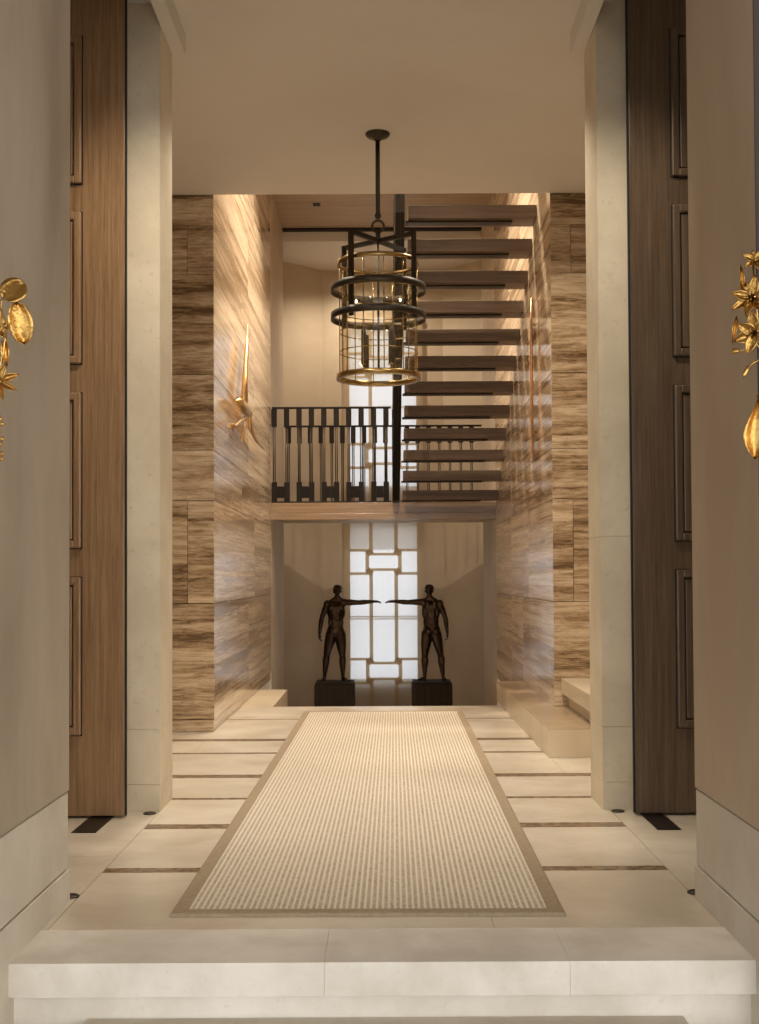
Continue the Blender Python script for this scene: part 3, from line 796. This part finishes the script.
def flower(parent, c, face, r, n, w, nm='flower', ph=0.):
    c = Vector(c); f = Vector(face).normalized()
    a = Vector((0,0,1)); a = (a-f*a.dot(f)).normalized(); b = f.cross(a)
    mb = MB()
    for k in range(n):
        th = 2*math.pi*k/n + ph; d = a*math.cos(th)+b*math.sin(th)
        rr = r*(.85+.3*random.random())
        leaf(mb, c, c + d*rr + f*rr*.35*(1 if k % 2 else .5), w*(.85+.3*random.random()), f, .10, 7, 5, 'petal', .0012, 0, .05)
    for k in range(6):
        th = 2*math.pi*k/6; d = a*math.cos(th)+b*math.sin(th)
        mb.tube([c, c+f*r*.3+d*r*.12, c+f*r*.45+d*r*.2], [.0015,.001,.0022], 6)
    return mb.build(nm, M['gold'], parent)
# left: lily pads and a flower. local origin on the facade
lx, ly, lz = -1.13, 3.27, 1.35
sc = thing('wall_sconce', 'gilded botanical sconce with round lily pad leaves on the grey beige portal wall', 'wall sconce', (lx, ly, lz), 'gilded botanical sconces')
def lp(x, y, dy=-.07):          # facade-plane point given on the photo grid at that depth
    D = ly+dy; return ((x-385)*D/1200 - lx, dy, 1.1+(577-y)*D/1200 - lz)
mb = MB().tube([lp(-34,520,-.03), lp(-24,450,-.05), lp(-8,400,-.06), lp(4,352,-.07), lp(7,325,-.07), lp(14,304,-.07)], [.005,.005,.0045,.004,.0035,.0025], 8)
mb.tube([lp(-24,450,-.05), lp(-40,380,-.05), lp(-46,310,-.06)], [.0045,.004,.003], 8)
mb.tube([lp(-8,400,-.06), lp(-3,372,-.06), lp(2,300,-.075), lp(6,292,-.07)], [.003,.003,.0025,.002], 8)
mb.build('stem', M['gold'], sc)
mb = MB(); leaf(mb, lp(3,296,-.075), lp(26,281,-.06), .037, (-.1,-1,.12), .06, 10, 8, 'oval', .0015, .01); mb.build('lily_pad', M['gold'], sc)
mb = MB(); leaf(mb, lp(17,300,-.07), lp(25,343,-.05), .032, (.30,-1,.1), .10, 12, 8, 'oval', .0015, .015, .06); mb.build('lily_pad', M['gold'], sc)
mb = MB(); leaf(mb, lp(-6,300,-.06), lp(6,336,-.08), .022, (-.3,-1,.1), .10, 10, 6, 'oval', .0015, .02); mb.build('lily_pad', M['gold'], sc)
mb = MB(); leaf(mb, lp(-60,310,-.06), lp(-30,280,-.05), .05, (0,-1,.3), .07, 10, 8, 'oval', .0015, .01); mb.build('lily_pad', M['gold'], sc)
mb = MB(); leaf(mb, lp(5,338,-.07), lp(8,366,-.06), .011, (.2,-1,0), .2, 8, 5, 'petal'); mb.build('leaf', M['gold'], sc)
flower(sc, lp(6,324,-.085), (.1,-1,.1), .022, 5, .005, 'small_flower')
flower(sc, lp(-2,380,-.07), (.25,-1,.05), .056, 8, .013, 'flower', .3)
mb = MB()
mb.tube([lp(-8,400,-.06), lp(-1,425,-.06), lp(1,455,-.055)], [.003,.003,.002], 8)
for k in range(9):
    q = Vector(lp(1.5+2.2*math.sin(k*1.9), 418+5*k, -.06)); mb.tube([q-Vector((0,0,.007)), q, q+Vector((0,0,.007))], [.002,.0065,.002], 8)
mb.build('seed_spray', M['gold'], sc)
mb = MB().lathe([(.001,0),(.03,0),(.03,.012),(.001,.012)], seg=20)
for v in mb.bm.verts: v.co = Vector((v.co.x+Vector(lp(-30,480,0)).x, -.001-v.co.z, v.co.y+Vector(lp(-30,480,0)).z))
mb.tube([Vector(lp(-30,480,-.01)), Vector(lp(-28,478,-.045))], .006, 8); mb.build('wall_plate', M['gold'], sc)

lx2, ly2 = 1.13, 3.366
sc2 = thing('wall_sconce', 'gilded botanical sconce with pointed flowers and a bud on the tan portal wall', 'wall sconce', (lx2, ly2, lz), 'gilded botanical sconces')
def rp(x, y, dy=-.07):
    D = ly2+dy; return ((x-385)*D/1200 - lx2, dy, 1.1+(577-y)*D/1200 - lz)
mb = MB().tube([rp(792,520,-.03), rp(782,450,-.05), rp(770,395,-.06), rp(764,345,-.07), rp(760,300,-.07), rp(758,262,-.07)], [.005,.005,.0045,.004,.0035,.0025], 8)
mb.tube([rp(764,345,-.07), rp(752,352,-.075), rp(742,353,-.08)], [.003,.0025,.002], 8)
mb.tube([rp(766,360,-.07), rp(756,366,-.07), rp(751,372,-.07)], [.003,.0025,.002], 8)
mb.tube([rp(782,450,-.05), rp(768,408,-.055), rp(760,398,-.06)], [.003,.003,.0025], 8)
mb.build('stem', M['gold'], sc2)
flower(sc2, rp(757,300,-.075), (-.45,-1,.15), .062, 8, .016, 'flower', .55)
flower(sc2, rp(759,335,-.075), (-.35,-1,-.25), .058, 7, .017, 'flower', .1)
flower(sc2, rp(760,262,-.07), (-.2,-1,.3), .034, 6, .010, 'small_flower', .2)
mb = MB(); leaf(mb, rp(748,290,-.07), rp(745.5,266,-.07), .006, (-.2,-1,0), .2, 8, 5, 'petal'); mb.build('leaf', M['gold'], sc2)
mb = MB(); leaf(mb, rp(741,318,-.07), rp(736,347,-.06), .007, (-.2,-1,0), .2, 8, 5, 'petal'); mb.build('leaf', M['gold'], sc2)
mb = MB().tube([rp(743.5,352.5,-.08), rp(741,353,-.08), rp(738,353.5,-.08), rp(735.5,354.5,-.08)], [.002,.008,.008,.002], 10); mb.build('bud', M['gold'], sc2)
mb = MB().tube([rp(752,368,-.07), rp(750.5,372,-.07), rp(748,377,-.07), rp(747,381,-.07)], [.002,.006,.006,.0015], 10, 0, .7); mb.build('bud', M['gold'], sc2)
mb = MB(); leaf(mb, rp(761,397,-.06), rp(757,463,-.06), .036, (-.15,-1,0), .10, 14, 8, 'drop', .0015, .012, .03); mb.build('hanging_leaf', M['gold'], sc2)
q = Vector(rp(790,480,0))
mb = MB().lathe([(.001,0),(.03,0),(.03,.012),(.001,.012)], seg=20)
for v in mb.bm.verts: v.co = Vector((v.co.x+q.x, -.001-v.co.z, v.co.y+q.z))
mb.tube([Vector(rp(790,480,-.01)), Vector(rp(786,476,-.045))], .006, 8); mb.build('wall_plate', M['gold'], sc2)

# ------------------------------------------------------------------ small ceiling fittings
t = thing('recessed_spotlight', 'small dark twin slot spotlight recessed in the oak stairwell ceiling', 'ceiling light', (-.735, 13.45, SOF-.0005))
MB().box(-.042, .042, -.055, .055, -.006, 0, 0, .002).build('slot_frame', M['floor_dark'], t)
for dx in (-.019, .019): MB().box(dx-.014, dx+.014, -.04, .04, -.009, -.0062, 0, .001).build('aperture', M['black_void'], t)
t = thing('recessed_downlight', 'tiny dark downlight under the bridge landing', 'ceiling light', (-.83, 13.2, bb+.0395))
MB().lathe([(.001,0),(.03,0),(.03,-.012),(.022,-.014),(.001,-.014)], seg=20).build('trim_ring', M['floor_dark'], t)

# ------------------------------------------------------------------ light
W = bpy.data.worlds.new('sky'); S.world = W; W.use_nodes = True
nt = W.node_tree; bg = nt.nodes['Background']
tc = N(nt, 'ShaderNodeTexCoord')
dot = N(nt, 'ShaderNodeVectorMath', operation='DOT_PRODUCT'); dot.inputs[1].default_value = Vector((.62,-.70,.35)).normalized()
nt.links.new(tc.outputs['Generated'], dot.inputs[0])
nt.links.new(ramp(nt, dot.outputs['Value'], [(.0, (.50,.52,.56)), (.45, (.87,.87,.85)), (.9, (1.62,1.56,1.47))]), bg.inputs[0])
bg.inputs[1].default_value = 1.85

def area(name, loc, size, power, col, rot=(0,0,0), spread=180):
    l = bpy.data.lights.new(name, 'AREA'); l.shape = 'RECTANGLE'; l.size, l.size_y = size; l.energy = power; l.color = col; l.spread = R(spread)
    o = bpy.data.objects.new(name, l); COL.objects.link(o); o.location = loc; o.rotation_euler = rot; return o
def spot(name, loc, target, power, col, ang=60, blend=.6, rad=.04):
    l = bpy.data.lights.new(name, 'SPOT'); l.energy = power; l.color = col; l.spot_size = R(ang); l.spot_blend = blend; l.shadow_soft_size = rad
    o = bpy.data.objects.new(name, l); COL.objects.link(o); o.location = loc
    o.rotation_euler = (Vector(target)-Vector(loc)).to_track_quat('-Z', 'Y').to_euler(); return o
WARM = (1, .84, .655)
for x, y, ty, p, c in ((-.35, 9.9, 9.9, 215, 172), (.45, 9.9, 9.9, 130, 160), (-.30, 11.5, 10.1, 230, 125), (.4, 11.5, 9.8, 90, 110)):
    spot('stairwell spot', (x, y, SOF-.02), (x*.9, ty, 0), p*1.25, WARM, c, .8, .06)
spot('hall spot', (.75, 6.7, CZ-.02), (1.5, 8.5, 1.2), 85, WARM, 85)
for x in (-.62, .62):
    for y, p in ((6.1, 60), (7.7, 78)): spot('hall fill light', (x, y, CZ-.02), (x*.8, y, 0), p*.92, (1, .89, .75), 100, .9, .05)  # added fills without fittings, brightening the floor and its bounce to the ceiling
    spot('vestibule fill light', (x, 4.5, CZ-.02), (x*1.55, 5.6, 1.3), 115 if x < 0 else 95, (1, .86, .68), 90, .9, .05)  # added unseen fill to brighten the piers and doors
spot('bay spot', (-.3, 15.0, 5.1), (.0, 15.3, 1.9), 90, WARM, 150, .8, .05)

# ------------------------------------------------------------------ camera
cam = bpy.data.cameras.new('camera'); co = bpy.data.objects.new('camera', cam); COL.objects.link(co)
co.location = (0, 0, 1.10)
pitch_ = R(1.45); roll = R(-.29)
co.rotation_euler = (Matrix.Rotation(R(90)+pitch_, 3, 'X') @ Matrix.Rotation(roll, 3, 'Z')).to_euler()
cam.sensor_fit = 'VERTICAL'; cam.sensor_height = 36; cam.sensor_width = 36*759/1024; cam.lens = 36*1200/1024
px, py = 383.5, 575.7-1200*math.tan(pitch_)
cam.shift_x = -(px-379.5)/1024; cam.shift_y = (py-512)/1024
cam.clip_start = .05
S.camera = co
S.view_settings.view_transform = 'Standard'; S.view_settings.look = 'None'; S.view_settings.gamma = 1
S.view_settings.use_curve_mapping = False; S.view_settings.exposure = .45
S.cycles.use_denoising = True
S.cycles.max_bounces = 10; S.cycles.diffuse_bounces = 6; S.cycles.transparent_max_bounces = 16
S.cycles.sample_clamp_indirect = 6
